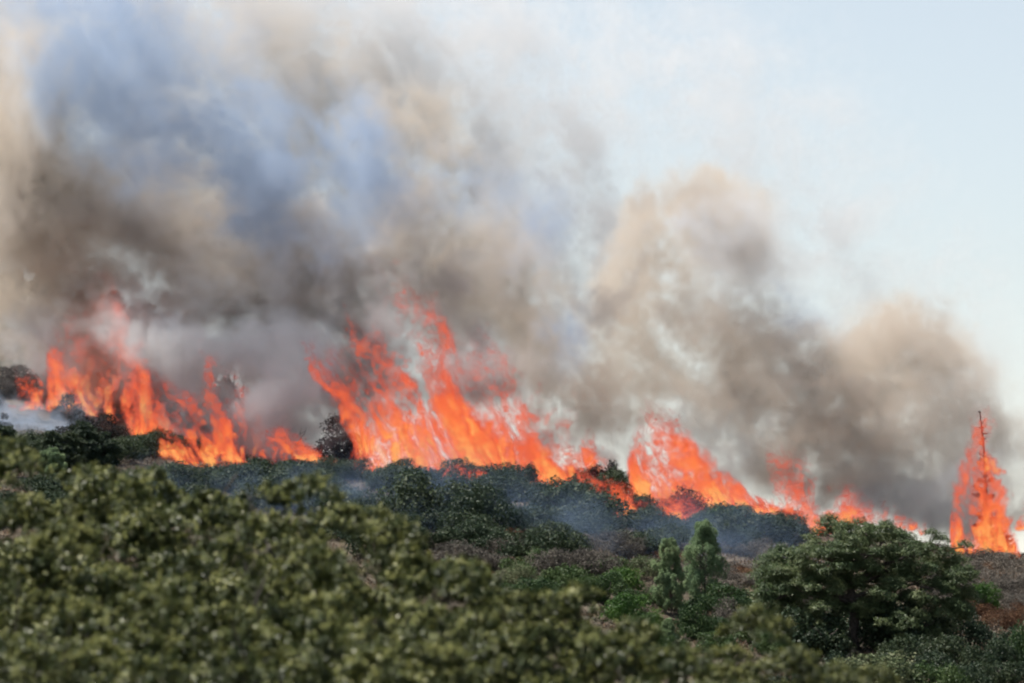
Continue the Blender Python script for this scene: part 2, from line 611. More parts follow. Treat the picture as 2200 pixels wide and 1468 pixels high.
def shrub(kind, px, py, wpx, hpx, label, group=None, dy=0.0):
    p = place(px, py)
    p[1] += dy
    p[2] = ground_z(p[0], p[1])
    mpp = p[1] / F
    st, cr = PROTO[kind][RNG.integers(len(PROTO[kind]))]
    nm, cat = NAMES[kind]
    return plant(nm, st, cr, (p[0], p[1], p[2] - .12), wpx * mpp / 3.0, 1.2 * hpx * mpp / PH[kind] + .03, RNG.uniform(0, 6.28), label, cat, group)


# ------------------------------------------------------------------ shrubs one can pick out
PICK = [
    ('dark', 930, 1125, 210, 125, 'broad dark evergreen below the tallest flames, lumpy top lit faintly'),
    ('dark', 1045, 1150, 150, 110, 'dark evergreen shrub right beside the broad lumpy one under the fire'),
    ('dark', 1160, 1210, 185, 75, 'low rounded dark green shrub standing alone on the mid slope'),
    ('rust', 1085, 1180, 85, 40, 'small tan dry shrub at the foot of the rounded dark shrub'),
    ('dark', 1240, 1130, 230, 100, 'wide smoky blue-green thicket shrub under the middle flames'),
    ('dark', 1600, 1160, 210, 75, 'dark domed shrub just below the leaning sheet of flame'),
    ('open', 1468, 1130, 100, 88, 'thin crowned tree with flames showing through its branches'),
    ('mid', 1545, 1150, 120, 70, 'dark shrub between the thin crowned tree and the domed shrub'),
    ('char', 1300, 1040, 90, 90, 'blackened tree wrapped in smoke between two flame fronts'),
    ('char', 722, 1012, 140, 105, 'dark smouldering tree at the left edge of the tallest fire'),
    ('bright', 1345, 1345, 120, 70, 'bright yellow-green bush nearest the blurred oaks'),
    ('bright', 1340, 1275, 100, 52, 'rounded fresh green bush halfway up the slope'),
    ('mid', 1215, 1280, 130, 62, 'grey-green bush left of the pines, partly behind blurred oaks'),
    ('sage', 1110, 1265, 100, 48, 'pale green loose bush peeking over the blurred oaks'),
    ('mid', 1495, 1375, 100, 85, 'grey-green upright shrub at the foot of the pines'),
    ('bright', 1405, 1365, 70, 50, 'small leafy green bush beside the young teal conifer'),
    ('heath', 1590, 1370, 130, 75, 'pale grey dry bush left of the large oak'),
    ('heath', 1180, 1240, 120, 55, 'greyish lilac heather behind the pale green bushes'),
    ('heath', 1270, 1245, 130, 60, 'large greyish lilac heather in front of the smoky slope'),
    ('sage', 1385, 1240, 110, 45, 'straw coloured bush left of the pines'),
    ('bright', 2115, 1318, 80, 62, 'compact vivid green bush on the dry slope right of the oak'),
    ('mid', 1680, 1300, 110, 100, 'leafy green shrub pressed against the left side of the large oak'),
    ('dark', 1725, 1412, 200, 110, 'dark shrub left of the large oak trunk'),
    ('dark', 1945, 1412, 210, 120, 'dark shrub right of the large oak trunk'),
    ('dark', 2070, 1400, 140, 100, 'dark green shrub below the right end of the oak crown'),
    ('dark', 1835, 1372, 230, 95, 'dark shrub standing behind the trunk of the large oak'),
    ('sage', 1880, 1490, 230, 90, 'pale cushion shaped shrub in front of the oak trunk'),
    ('mid', 2030, 1495, 150, 70, 'low green cushion shrub at the bottom edge right of the pale one'),
    ('dark', 2120, 1455, 130, 90, 'dark green shrub near the lower right corner'),
    ('mid', 2195, 1450, 120, 110, 'dark shrub cut by the right edge near the bottom'),
    ('heath', 2150, 1225, 120, 36, 'grey heather on the crest below the burning conifer'),
    ('heath', 2080, 1240, 100, 34, 'grey heather on the crest left of the burning conifer'),
    ('heath', 2030, 1300, 110, 44, 'ash grey heather right of the oak crown'),
    ('heath', 2185, 1280, 120, 50, 'ash grey heather at the right edge above the dark shrub'),
    ('rust', 2140, 1350, 90, 38, 'rusty dry shrub below the vivid green bush'),
    ('rust', 2195, 1340, 80, 40, 'rusty dry shrub at the right edge'),
    ('rust', 1600, 1250, 100, 30, 'russet dry shrub in the gap between pines and oak'),
    ('rust', 1560, 1300, 90, 36, 'reddish dry shrub right behind the taller pine'),
    ('sage', 305, 1075, 120, 75, 'lacy pale green tree top behind the blurred oaks on the left'),
    ('rust', 1440, 1210, 110, 30, 'dim reddish shrub behind the pines'),
    ('dark', 870, 1060, 150, 55, 'dark shrub hugging the base of the tallest flames'),
    ('dark', 1065, 1065, 110, 60, 'dark rounded shrub in front of the central right flames'),
    ('dark', 640, 1050, 170, 50, 'dark shrub left of the smouldering tree'),
    ('dark', 450, 1060, 160, 60, 'dark shrub below the low wind blown flames'),
    ('dark', 1690, 1160, 110, 60, 'dark shrub between the domed shrub and the large oak'),
]
for a in PICK:
    shrub(*a)

# the rest of the thicket, alike within each stretch
ZONES = [
    # kind, px range, row range, count, width, height, what, where
    ('dark', (330, 700), (1040, 1130), 14, (110, 190), (45, 75), 'dark evergreen shrub', 'in the dim thicket left of the central fire'),
    ('dark', (700, 1100), (1050, 1200), 18, (110, 190), (50, 85), 'dark evergreen shrub', 'in the haze under the tallest flames'),
    ('dark', (1100, 1420), (1075, 1190), 18, (100, 170), (45, 80), 'hazy blue-green shrub', 'in the thicket under the middle flames'),
    ('heath', (980, 1400), (1180, 1240), 14, (80, 140), (26, 46), 'dull brown heather', 'on the hazy mid slope'),
    ('dark', (1400, 1720), (1130, 1180), 12, (90, 150), (40, 60), 'dark shrub', 'along the foot of the leaning flame sheet'),
    ('heath', (1500, 1720), (1190, 1300), 14, (70, 120), (22, 40), 'brown grey heather', 'between the pines and the large oak'),
    ('mid', (960, 1330), (1230, 1340), 16, (80, 130), (40, 65), 'green bush', 'in the belt above the blurred oaks'),
    ('mid', (1330, 1680), (1300, 1440), 14, (80, 130), (40, 70), 'green bush', 'low on the slope below the pines'),
    ('heath', (2020, 2300), (1215, 1330), 18, (80, 130), (24, 44), 'grey brown heather', 'on the dry slope right of the oak'),
    ('rust', (2020, 2300), (1230, 1400), 10, (60, 100), (20, 34), 'rust brown tuft', 'on the dry slope right of the oak'),
    ('dark', (1720, 2300), (1420, 1500), 14, (110, 170), (50, 80), 'dark shrub', 'along the bottom edge below the oak'),
    ('dark', (-150, 330), (1045, 1130), 16, (120, 190), (36, 52), 'dark shrub', 'above the blurred oaks at far left'),
    ('char', (-60, 420), (830, 985), 16, (70, 120), (35, 60), 'blackened scrub', 'on the smoking slope among the left flames'),
    ('dark', (-80, 420), (965, 1005), 15, (80, 140), (36, 56), 'dim dark shrub', 'on the slope below the left flames'),
    ('dark', (560, 1340), (1028, 1050), 16, (70, 130), (38, 60), 'dark outlined shrub', 'at the very foot of the central flames'),
    ('dark', (1340, 1700), (1108, 1128), 8, (60, 110), (34, 50), 'dark outlined shrub', 'at the very foot of the leaning flame sheet'),
]
ORD = ['leftmost', 'second from left', 'third from left', 'fourth from left', 'fifth from left', 'sixth from left', 'seventh from left', 'eighth from left', 'ninth from left', 'tenth from left',
       'eleventh from left', 'twelfth from left', 'thirteenth from left', 'fourteenth from left', 'fifteenth from left', 'sixteenth from left', 'seventeenth from left', 'rightmost']
for kind, (x0, x1), (y0, y1), n, wr, hr, what, where in ZONES:
    for k in range(n):
        t = (k + RNG.random()) / n
        py = y0 + (y1 - y0) * RNG.random()
        if 'foot of the' in where and 'outlined' in what:
            py = y0 + (y1 - y0) * t
        shrub(kind, x0 + (x1 - x0) * t, py, RNG.uniform(*wr), RNG.uniform(*hr), what + ' ' + ('rightmost' if k == n - 1 else ORD[k]) + ' ' + where, what + ' ' + where)

# ------------------------------------------------------------------ pines and other conifers
def conifer(name, seed, px, py, wpx, hpx, mat, label, cat='pine', group=None, dens=1.0, open_=0, bark='bark', dy=0, lean=0.0, bare=2.0):
    p = place(px, py)
    p[1] += dy
    p[2] = ground_z(p[0], p[1])
    mpp = p[1] / F
    if mat == 'pine_leaf':
        T, v, f = plume_parts(seed, wpx * mpp, hpx * mpp, int(190 * dens))
    else:
        T, v, f = pine_parts(seed, wpx * mpp, hpx * mpp, dens, open_, lean, bare)
    e = link(name, None)
    e.location = p
    tag(e, label, cat, group)
    link('trunk', T.mesh('trunk', M[bark]), e)
    link('crown', np_mesh('crown', v, f, M[mat]), e)
    return e


conifer('pine_tree', 1, 1512, 1300, 118, 176, 'pine_leaf', 'taller light green pine in the middle of the slope', dens=.9)
conifer('pine_tree', 2, 1441, 1325, 84, 162, 'pine_leaf', 'narrower blue-green pine left of the taller one', dens=.9)
conifer('pine_tree', 3, 1437, 1392, 42, 60, 'pine_leaf', 'small young teal conifer at the foot of the pines')
conifer('pine_tree', 4, 112, 1030, 62, 62, 'pine_leaf', 'pale young conifer in front of the dark conifer clump', dens=1.2)
for k, (px, wp, hp, lab) in enumerate([(112, 70, 82, 'dark conifer at the left of the clump in front of the smoke'),
                                       (178, 92, 100, 'tallest dark conifer of the clump in front of the smoke'),
                                       (222, 80, 74, 'dark conifer at the right of the clump in front of the smoke'),
                                       (8, 90, 88, 'dark conifer cut by the left edge'),
                                       (145, 90, 78, 'bushy dark conifer in the middle of the clump in front of the smoke')]):
    conifer('dark_conifer', 20 + k, px, 1024, wp * 1.1, hp * 1.12, 'dark_leaf', lab, 'conifer', 'dark conifers at the left', dens=1.6)

# conifers on the smoky ridge
for k in range(15):
    px = 10 + 34 * k + RNG.uniform(-8, 8)
    Y = 532 + RNG.uniform(-8, 6)
    X = float(at(px, 700, Y)[0])
    hpx = RNG.uniform(45, 85)
    mpp = Y / F
    if k < 4:
        T, v, f = pine_parts(60 + k, 62 * mpp, 80 * mpp, .9)
        if k == 0: RIDGE = []
        RIDGE.append((T.mesh('trunk', M['bark']), np_mesh('crown', v, f, M['dark_leaf'])))
    e = link('ridge_conifer', None)
    e.location = (X, Y, float(ground_z(X, Y)) - .1)
    s = hpx / 80
    e.scale = (s * 1.1, s * 1.1, s)
    e.rotation_euler = (0, 0, RNG.uniform(0, 6))
    tag(e, 'conifer dim in the smoke, ' + ('rightmost' if k == 14 else ORD[k]) + ' on the left ridge', 'conifer', 'conifers on the smoky ridge')
    link('trunk', RIDGE[k % 4][0], e)
    link('crown', RIDGE[k % 4][1], e)

# burning trees: charred trunks and boughs inside the flames
conifer('burning_conifer', 31, 2118, 1196, 64, 318, 'char_leaf', 'tall burning conifer with a dark spike top at the right edge', 'tree', dens=.5, open_=.55, bark='char', lean=-.05, bare=.5)
conifer('burning_conifer', 32, 2142, 1200, 62, 62, 'char_leaf', 'small scorched conifer standing in front of the tall burning one', 'tree', dens=.8, open_=.25, bark='char', dy=-2)


def bare_tree(label, base, pts, forks, r0):
    """A blackened trunk through the given pixels at the base's depth, with forks."""
    p = place(*base)
    rr = np.random.default_rng(int(base[0]))
    T = Tubes(7)
    P = np.array([[float(c) for c in at(x, y, p[1] + 1.0)] for x, y in pts])
    P[0, 2] = min(P[0, 2], ground_z(P[0, 0], P[0, 1])) - .2
    q = np.linspace(0, 1, 14)
    qq = np.linspace(0, 1, len(P))
    C = np.stack([np.interp(q, qq, P[:, k]) for k in range(3)], 1)
    C[1:-1] = (C[:-2] + 2 * C[1:-1] + C[2:]) / 4
    b = C[0].copy()
    T.add(C - b, np.linspace(r0, r0 * .25, 14))
    B = Tubes(5)
    for (i, x, y, dy) in forks:
        e = np.array([float(c) for c in at(x, y, p[1] + 1.0 + dy)])
        L = curve_pts(C[i] - b, e - b, rr, 8, .35)
        B.add(L, np.linspace(r0 * .5, r0 * .08, 8))
        for _ in range(4):
            k = rr.integers(2, 7)
            d = rr.standard_normal(3) * np.array([.8, .8, .6]) + np.array([-.2, 0, .6])
            B.add(curve_pts(L[k], L[k] + d * rr.uniform(.5, 1.1), rr, 5, .4), np.linspace(r0 * .2, r0 * .05, 5))
    e = link('burning_tree', None)
    e.location = b
    tag(e, label, 'tree')
    link('trunk', T.mesh('trunk', M['char']), e)
    link('branches', B.mesh('branches', M['char']), e)


bare_tree('leaning bare trunk burning among the left flames', (548, 985), [(548, 985), (538, 930), (520, 870), (495, 820), (470, 775)],
          [(6, 520, 790, .5), (8, 455, 760, -.5), (5, 550, 850, .8), (10, 480, 740, 0), (9, 505, 770, -.8)], .13)
bare_tree('bare blackened shrub with arching boughs left of the central fire', (640, 1005), [(640, 1005), (625, 970), (600, 940), (570, 915)],
          [(4, 660, 930, .4), (6, 600, 900, -.4), (8, 560, 930, .5), (3, 690, 960, -.3)], .10)

# ------------------------------------------------------------------ the large oak
def big_oak():
    p = place(1832, 1405)
    Y = p[1]
    mpp = Y / F
    r = np.random.default_rng(77)
    T = Tubes(9)

    def loc(px, py, d):
        return np.array([(px - 1832) * mpp, d, (1405 - py) * mpp])
    trunk = np.array([loc(1832, 1412, 0), loc(1834, 1370, 0), loc(1836, 1330, .1), loc(1832, 1295, 0), loc(1826, 1262, .2), loc(1822, 1230, .2)])
    q = np.linspace(0, 1, 16)
    tr = np.stack([np.interp(q, np.linspace(0, 1, 6), trunk[:, k]) for k in range(3)], 1)
    tr[:, 0] += r.standard_normal(16) * .03
    T.add(tr, np.interp(q, [0, .08, .5, 1], [.46, .34, .27, .19]))
    B = Tubes(6)
    tips = []
    limbs = [(15, 1730, 1180, -1.5), (15, 1790, 1140, 1.0), (15, 1850, 1128, -.5), (14, 1910, 1150, 1.2), (13, 1990, 1180, -.8), (12, 2050, 1215, .8),
             (12, 1690, 1235, 1.2), (10, 1660, 1290, -1.2), (10, 2000, 1260, -1.8), (9, 1740, 1300, -2.2), (9, 1930, 1290, -2.4), (14, 1770, 1210, -2.6), (14, 1880, 1200, -2.8),
             (13, 1860, 1180, 2.8), (12, 1950, 1220, 2.6), (12, 1760, 1230, 2.6)]
    for i, x, y, d in limbs:
        e = loc(x, y, d)
        L = curve_pts(tr[i], e, r, 10, .3, .05)
        B.add(L, np.linspace(.15, .035, 10))
        tips.append(L[-1])
        for _ in range(4):
            k = r.integers(3, 9)
            g = L[k] + np.array([r.uniform(-1.3, 1.3), r.uniform(-1.3, 1.3), r.uniform(.1, 1.0)])
            B.add(curve_pts(L[k], g, r, 6, .35), np.linspace(.06, .015, 6))
            tips.append(g)
    # foliage pads: (px, row, half width px) read as tiers, front and back
    pads = []
    top = lambda x: np.interp(x, [1612, 1640, 1680, 1720, 1760, 1800, 1850, 1900, 1950, 2000, 2040, 2085, 2110], [1290, 1205, 1160, 1150, 1138, 1116, 1112, 1122, 1140, 1160, 1185, 1205, 1250])
    bot = lambda x: np.interp(x, [1612, 1660, 1720, 1780, 1830, 1880, 1950, 2020, 2110], [1345, 1395, 1390, 1365, 1330, 1355, 1385, 1375, 1290])
    for k in range(350):
        x = r.uniform(1628, 2082)
        t, b = top(x), bot(x)
        u = r.random()
        half = max(.8, 4.6 * math.sqrt(max(0, 1 - ((x - 1850) / 255) ** 2)))
        d = r.uniform(-1, 1) * half * (.55 + .45 * u)
        pads.append((loc(x, t + 13 + (b - t - 10) * u, d), r.uniform(.38, .76)))
    for g in tips:
        pads.append((g, r.uniform(.4, .65)))
    P, Nn = [], []
    for c, s in pads:
        m = int(640 * (s / .6) ** 2)
        e = norm(r.standard_normal((m, 3)))
        e[:, 2] = np.where(e[:, 2] < -.2, -e[:, 2] * .8, e[:, 2])
        ph = r.uniform(0, 6)
        lump = 1 + .28 * np.sin(e[:, 0] * 6 + ph) * np.cos(e[:, 1] * 5 + ph) + .15 * np.sin(e[:, 2] * 9 + ph)
        rr = s * lump * (1 - .45 * r.random(m) ** 2)
        P.append(c + e * rr[:, None] * np.array([1.05, 1.05, .85]))
        Nn.append(e * .8 + np.array([-.15, -.1, .8]) + r.standard_normal((m, 3)) * .6)
    P, Nn = np.concatenate(P), np.concatenate(Nn)
    s = r.uniform(.06, .105, len(P))
    v, f = leaf_quads(P, Nn, s * 1.3, s * .85, r)
    e = link('oak_tree', None)
    e.location = (p[0], Y, ground_z(p[0], Y) - .05)
    tag(e, 'large spreading oak with a thick dark trunk at the lower right', 'tree')
    link('trunk', T.mesh('trunk', M['bark']), e)
    link('limbs', B.mesh('limbs', M['bark']), e)
    link('crown', np_mesh('crown', v, f, M['oak_leaf']), e)


big_oak()

# ------------------------------------------------------------------ low scrub between the shrubs
def low_scrub():
    r = np.random.default_rng(9)
    n = 16000
    px = r.uniform(-120, 2320, n)
    Y = r.uniform(305, 470, n)
    X = (px - W / 2) / F * Y
    Z = ground_z(X, Y)
    P, Nn, D = [], [], []
    c = np.stack([X, Y, Z], 1)
    k = 16
    for q in range(k):
        d = norm(r.standard_normal((n, 3)) * np.array([.7, .7, .4]) + np.array([0, 0, .9]))
        L = r.uniform(.15, .55, n)[:, None]
        P.append(c + d * L * .6 + r.standard_normal((n, 3)) * np.array([.16, .16, .03]))
        D.append(d)
        Nn.append(r.standard_normal((n, 3)) + np.array([0, -.4, .6]))
    P, Nn, D = map(np.concatenate, (P, Nn, D))
    v, f = leaf_quads(P, Nn, r.uniform(.16, .34, len(P)), r.uniform(.05, .10, len(P)), r, D)
    m, nd, lk, out = material('low_scrub')
    geo = nd.new('ShaderNodeNewGeometry')
    n1 = nd.new('ShaderNodeTexNoise'); n1.inputs['Scale'].default_value = .22; n1.inputs['Detail'].default_value = 6
    lk.new(geo.outputs['Position'], n1.inputs['Vector'])
    a = nd.new('ShaderNodeMath'); a.operation = 'MULTIPLY_ADD'; a.inputs[1].default_value = .2
    lk.new(geo.outputs['Random Per Island'], a.inputs[0]); lk.new(n1.outputs['Fac'], a.inputs[2])
    rp = ramp(nd, [(.36, (.060, .075, .035)), (.48, (.120, .100, .075)), (.60, (.190, .160, .130)), (.70, (.150, .085, .050)), (.82, (.100, .100, .060))])
    lk.new(a.outputs[0], rp.inputs[0])
    b = nd.new('ShaderNodeBsdfPrincipled'); b.inputs['Roughness'].default_value = .9; b.inputs['Specular IOR Level'].default_value = .1
    lk.new(rp.outputs[0], b.inputs['Base Color']); lk.new(b.outputs[0], out.inputs['Surface'])
    o = link('undergrowth', np_mesh('undergrowth', v, f, m))
    tag(o, 'dry grey brown and rusty undergrowth covering the slope', kind='stuff')


low_scrub()

# ------------------------------------------------------------------ blurred oaks close to the camera
NEAR_P = []
for k in range(4):
    v, f, young = near_crown(400 + k, 3.3, 3.4, 26)
    r_ = np.random.default_rng(410 + k)
    T = Tubes(8)
    t0 = curve_pts((0, 0, -6.5), (.1, 0, .9), r_, 8, .06)
    T.add(t0, np.linspace(.16, .10, 8))
    B = Tubes(5)
    for q in range(14):
        a = r_.uniform(0, 6.28)
        e = np.array([math.cos(a) * r_.uniform(.4, 1.0), math.sin(a) * r_.uniform(.4, 1.0), r_.uniform(.9, 2.2)])
        L = curve_pts(t0[r_.integers(4, 8)], e, r_, 8, .35)
        B.add(L, np.linspace(.06, .012, 8))
        for _ in range(3):
            B.add(curve_pts(L[r_.integers(3, 7)], e + r_.standard_normal(3) * .22, r_, 6, .4), np.linspace(.022, .006, 6))
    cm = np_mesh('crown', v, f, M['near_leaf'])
    cm.materials.append(M['sunlit_tip_leaf'])
    cm.polygons.foreach_set('material_index', young.astype('i4'))  # masked tips take the painted sunlit colour
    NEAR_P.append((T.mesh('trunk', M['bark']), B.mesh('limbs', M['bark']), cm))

NEAR = [  # px, top row, depth, width scale, label
    (60, 998, 84, 1.2, 'blurred olive green oak at the left edge, highest of the near oaks'),
    (320, 1020, 84, 1.15, 'blurred oak just right of the highest near oak'),
    (500, 1070, 82, 1.0, 'blurred oak with small pointed tufts before the raised central tuft'),
    (690, 1052, 80, 1.0, 'blurred oak whose raised tuft stands below the smouldering tree'),
    (850, 1150, 79, .8, 'blurred oak on the shoulder right of the raised tuft'),
    (1010, 1228, 78, .8, 'blurred oak below the broad dark evergreen'),
    (1180, 1285, 77, .85, 'blurred oak left of the bright yellow-green bush'),
    (1375, 1362, 76, .85, 'blurred oak under the two pines'),
    (1590, 1345, 76, .80, 'rounded blurred oak left of the large oak, set apart at the top'),
    (1745, 1400, 75, .6, 'small blurred oak in front of the large oak trunk'),
    (120, 1150, 74, 1.0, 'blurred oak in the second row at the left'),
    (400, 1190, 73, 1.05, 'blurred oak in the second row below the small pointed tufts'),
    (680, 1215, 72, 1.0, 'blurred oak in the second row below the raised tuft'),
    (930, 1320, 71, .9, 'blurred oak in the middle of the second row'),
    (1180, 1385, 70, .95, 'blurred oak at the bottom centre right'),
    (1480, 1425, 70, .9, 'blurred oak at the bottom edge below the pines'),
    (230, 1310, 66, .95, 'lowest blurred oak toward the bottom left corner'),
    (560, 1345, 65, .95, 'lowest blurred oak left of the bottom centre'),
    (860, 1410, 64, .9, 'lowest blurred oak at the bottom centre'),
    (200, 1030, 90, 1.1, 'blurred oak filling the dip behind the two highest near oaks'),
    (585, 1160, 90, .95, 'blurred oak filling the dip left of the raised tuft'),
    (1080, 1290, 84, .95, 'blurred oak filling the dip before the pale green loose bush'),
    (1290, 1365, 84, .9, 'blurred oak filling the dip under the bright yellow-green bush'),
    (520, 1150, 88, .95, 'blurred oak filling the notch behind the small pointed tufts'),
    (-20, 1300, 65, .9, 'lowest blurred oak in the bottom left corner'),
]
for k, (px, py, Y, s, lab) in enumerate(NEAR):
    x, y, z = [float(c) for c in at(px, py - 12, Y)]
    e = link('near_oak', None)
    e.location = (x, y, z - 3.25 * s)
    e.scale = (s, s, s)
    e.rotation_euler = (0, 0, RNG.uniform(0, 6.28))
    tag(e, lab, 'tree', 'near oaks out of focus')
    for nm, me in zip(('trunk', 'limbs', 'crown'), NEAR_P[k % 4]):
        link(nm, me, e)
print('plants', round(time.time() - T0, 1))


# ------------------------------------------------------------------ voxel volumes from arrays
def voxel_tree(name, shape, lo, hi, mat, iso=None, tint=False):
    t = bpy.data.node_groups.new(name, 'GeometryNodeTree')
    t.interface.new_socket('Geometry', in_out='INPUT', socket_type='NodeSocketGeometry')
    t.interface.new_socket('Geometry', in_out='OUTPUT', socket_type='NodeSocketGeometry')
    N, L = t.nodes.new, t.links.new
    gi, go = N('NodeGroupInput'), N('NodeGroupOutput')
    vc = N('GeometryNodeVolumeCube')
    vc.inputs['Min'].default_value = lo
    vc.inputs['Max'].default_value = hi
    for a, b in zip('XYZ', shape):
        vc.inputs['Resolution ' + a].default_value = b
    p = N('GeometryNodeInputPosition')

    def vm(op, src, val=None):
        q = N('ShaderNodeVectorMath'); q.operation = op
        L(src, q.inputs[0])
        if val is not None: q.inputs[1].default_value = val
        return q.outputs[0]
    c = vm('SUBTRACT', p.outputs[0], lo)
    c = vm('MULTIPLY', c, [(n - 1) / (b - a) for n, a, b in zip(shape, lo, hi)])
    c = vm('FLOOR', vm('ADD', c, (.5, .5, .5)))
    d = N('ShaderNodeSeparateXYZ')
    L(c, d.inputs[0])

    def ma(a, b, e):
        q = N('ShaderNodeMath'); q.operation = 'MULTIPLY_ADD'
        L(a, q.inputs[0]); q.inputs[1].default_value = b; L(e, q.inputs[2])
        return q.outputs[0]
    idx = ma(ma(d.outputs[0], shape[1], d.outputs[1]), shape[2], d.outputs[2])
    si = N('GeometryNodeSampleIndex'); si.data_type = 'FLOAT'; si.domain = 'POINT'
    na = N('GeometryNodeInputNamedAttribute'); na.data_type = 'FLOAT'; na.inputs[0].default_value = 'dens'
    L(gi.outputs[0], si.inputs['Geometry']); L(na.outputs[0], si.inputs['Value']); L(idx, si.inputs['Index'])
    L(si.outputs[0], vc.inputs['Density'])
    sm = N('GeometryNodeSetMaterial'); sm.inputs['Material'].default_value = mat
    if iso is not None:
        vtm = N('GeometryNodeVolumeToMesh')
        vtm.inputs['Threshold'].default_value = iso
        vtm.inputs['Adaptivity'].default_value = .1
        L(vc.outputs[0], vtm.inputs[0]); L(vtm.outputs[0], sm.inputs[0])
    elif tint:
        v2 = N('GeometryNodeVolumeCube')
        for a in ('Min', 'Max', 'Resolution X', 'Resolution Y', 'Resolution Z'):
            v2.inputs[a].default_value = vc.inputs[a].default_value
        s2 = N('GeometryNodeSampleIndex'); s2.data_type = 'FLOAT'; s2.domain = 'POINT'
        n2 = N('GeometryNodeInputNamedAttribute'); n2.data_type = 'FLOAT'; n2.inputs[0].default_value = 'tint'
        L(gi.outputs[0], s2.inputs['Geometry']); L(n2.outputs[0], s2.inputs['Value']); L(idx, s2.inputs['Index'])
        L(s2.outputs[0], v2.inputs['Density'])
        gg, sg = N('GeometryNodeGetNamedGrid'), N('GeometryNodeStoreNamedGrid')
        gg.inputs['Name'].default_value = 'density'
        sg.inputs['Name'].default_value = 'tint'
        L(v2.outputs[0], gg.inputs['Volume']); L(vc.outputs[0], sg.inputs['Volume']); L(gg.outputs['Grid'], sg.inputs['Grid'])
        L(sg.outputs[0], sm.inputs[0])
    else:
        L(vc.outputs[0], sm.inputs[0])
    L(sm.outputs[0], go.inputs[0])
    return t


def voxel_object(name, arr, lo, hi, mat, parent=None, iso=None, tint=None):
    nx, ny, nz = arr.shape
    me = bpy.data.meshes.new(name)
    g = np.empty((nx, ny, nz, 3), 'f4')
    g[..., 0] = np.linspace(lo[0], hi[0], nx)[:, None, None]
    g[..., 1] = np.linspace(lo[1], hi[1], ny)[None, :, None]
    g[..., 2] = np.linspace(lo[2], hi[2], nz)[None, None, :]
    me.vertices.add(nx * ny * nz)
    me.vertices.foreach_set('co', g.ravel())
    me.attributes.new('dens', 'FLOAT', 'POINT').data.foreach_set('value', np.ascontiguousarray(arr, 'f4').ravel())
    if tint is not None:
        me.attributes.new('tint', 'FLOAT', 'POINT').data.foreach_set('value', np.ascontiguousarray(tint, 'f4').ravel())
    me.materials.append(mat)
    o = link(name, me, parent)
    md = o.modifiers.new('voxels', 'NODES')
    md.node_group = voxel_tree(name, arr.shape, tuple(map(float, lo)), tuple(map(float, hi)), mat, iso, tint is not None)
    return o


def flame_mats():
    m, nd, lk, out = material('flame')
    vi = nd.new('ShaderNodeVolumeInfo')
    rp = ramp(nd, [(0.0, (.40, .040, .028)), (.18, (.72, .090, .045)), (.42, (.93, .145, .056)), (.72, (1.0, .25, .066)), (.98, (1.0, .52, .14))])
    lk.new(vi.outputs['Density'], rp.inputs[0])
    sg = nd.new('ShaderNodeMath'); sg.operation = 'MULTIPLY'; sg.inputs[1].default_value = 1.9
    lk.new(vi.outputs['Density'], sg.inputs[0])
    ab = nd.new('ShaderNodeVolumeAbsorption'); ab.inputs['Color'].default_value = (0, 0, 0, 1)
    lk.new(sg.outputs[0], ab.inputs['Density'])
    sb = nd.new('ShaderNodeMath'); sb.operation = 'MULTIPLY'; sb.inputs[1].default_value = .80
    lk.new(sg.outputs[0], sb.inputs[0])
    em = nd.new('ShaderNodeEmission')
    lk.new(rp.outputs[0], em.inputs['Color']); lk.new(sb.outputs[0], em.inputs['Strength'])
    ad = nd.new('ShaderNodeAddShader')
    lk.new(ab.outputs[0], ad.inputs[0]); lk.new(em.outputs[0], ad.inputs[1])
    lk.new(ad.outputs[0], out.inputs['Volume'])
    s, nd, lk, out = material('flame_sheet')
    tr = nd.new('ShaderNodeBsdfTransparent')
    em = nd.new('ShaderNodeEmission'); em.inputs['Color'].default_value = (1, .15, .04, 1); em.inputs['Strength'].default_value = 1.0
    mx = nd.new('ShaderNodeMixShader'); mx.inputs[0].default_value = .03
    lk.new(tr.outputs[0], mx.inputs[1]); lk.new(em.outputs[0], mx.inputs[2])
    lk.new(mx.outputs[0], out.inputs['Surface'])
    m.cycles.emission_sampling = 'NONE'
    s.cycles.emission_sampling = 'NONE'
    return m, s


M['flame'], M['flame_sheet'] = flame_mats()

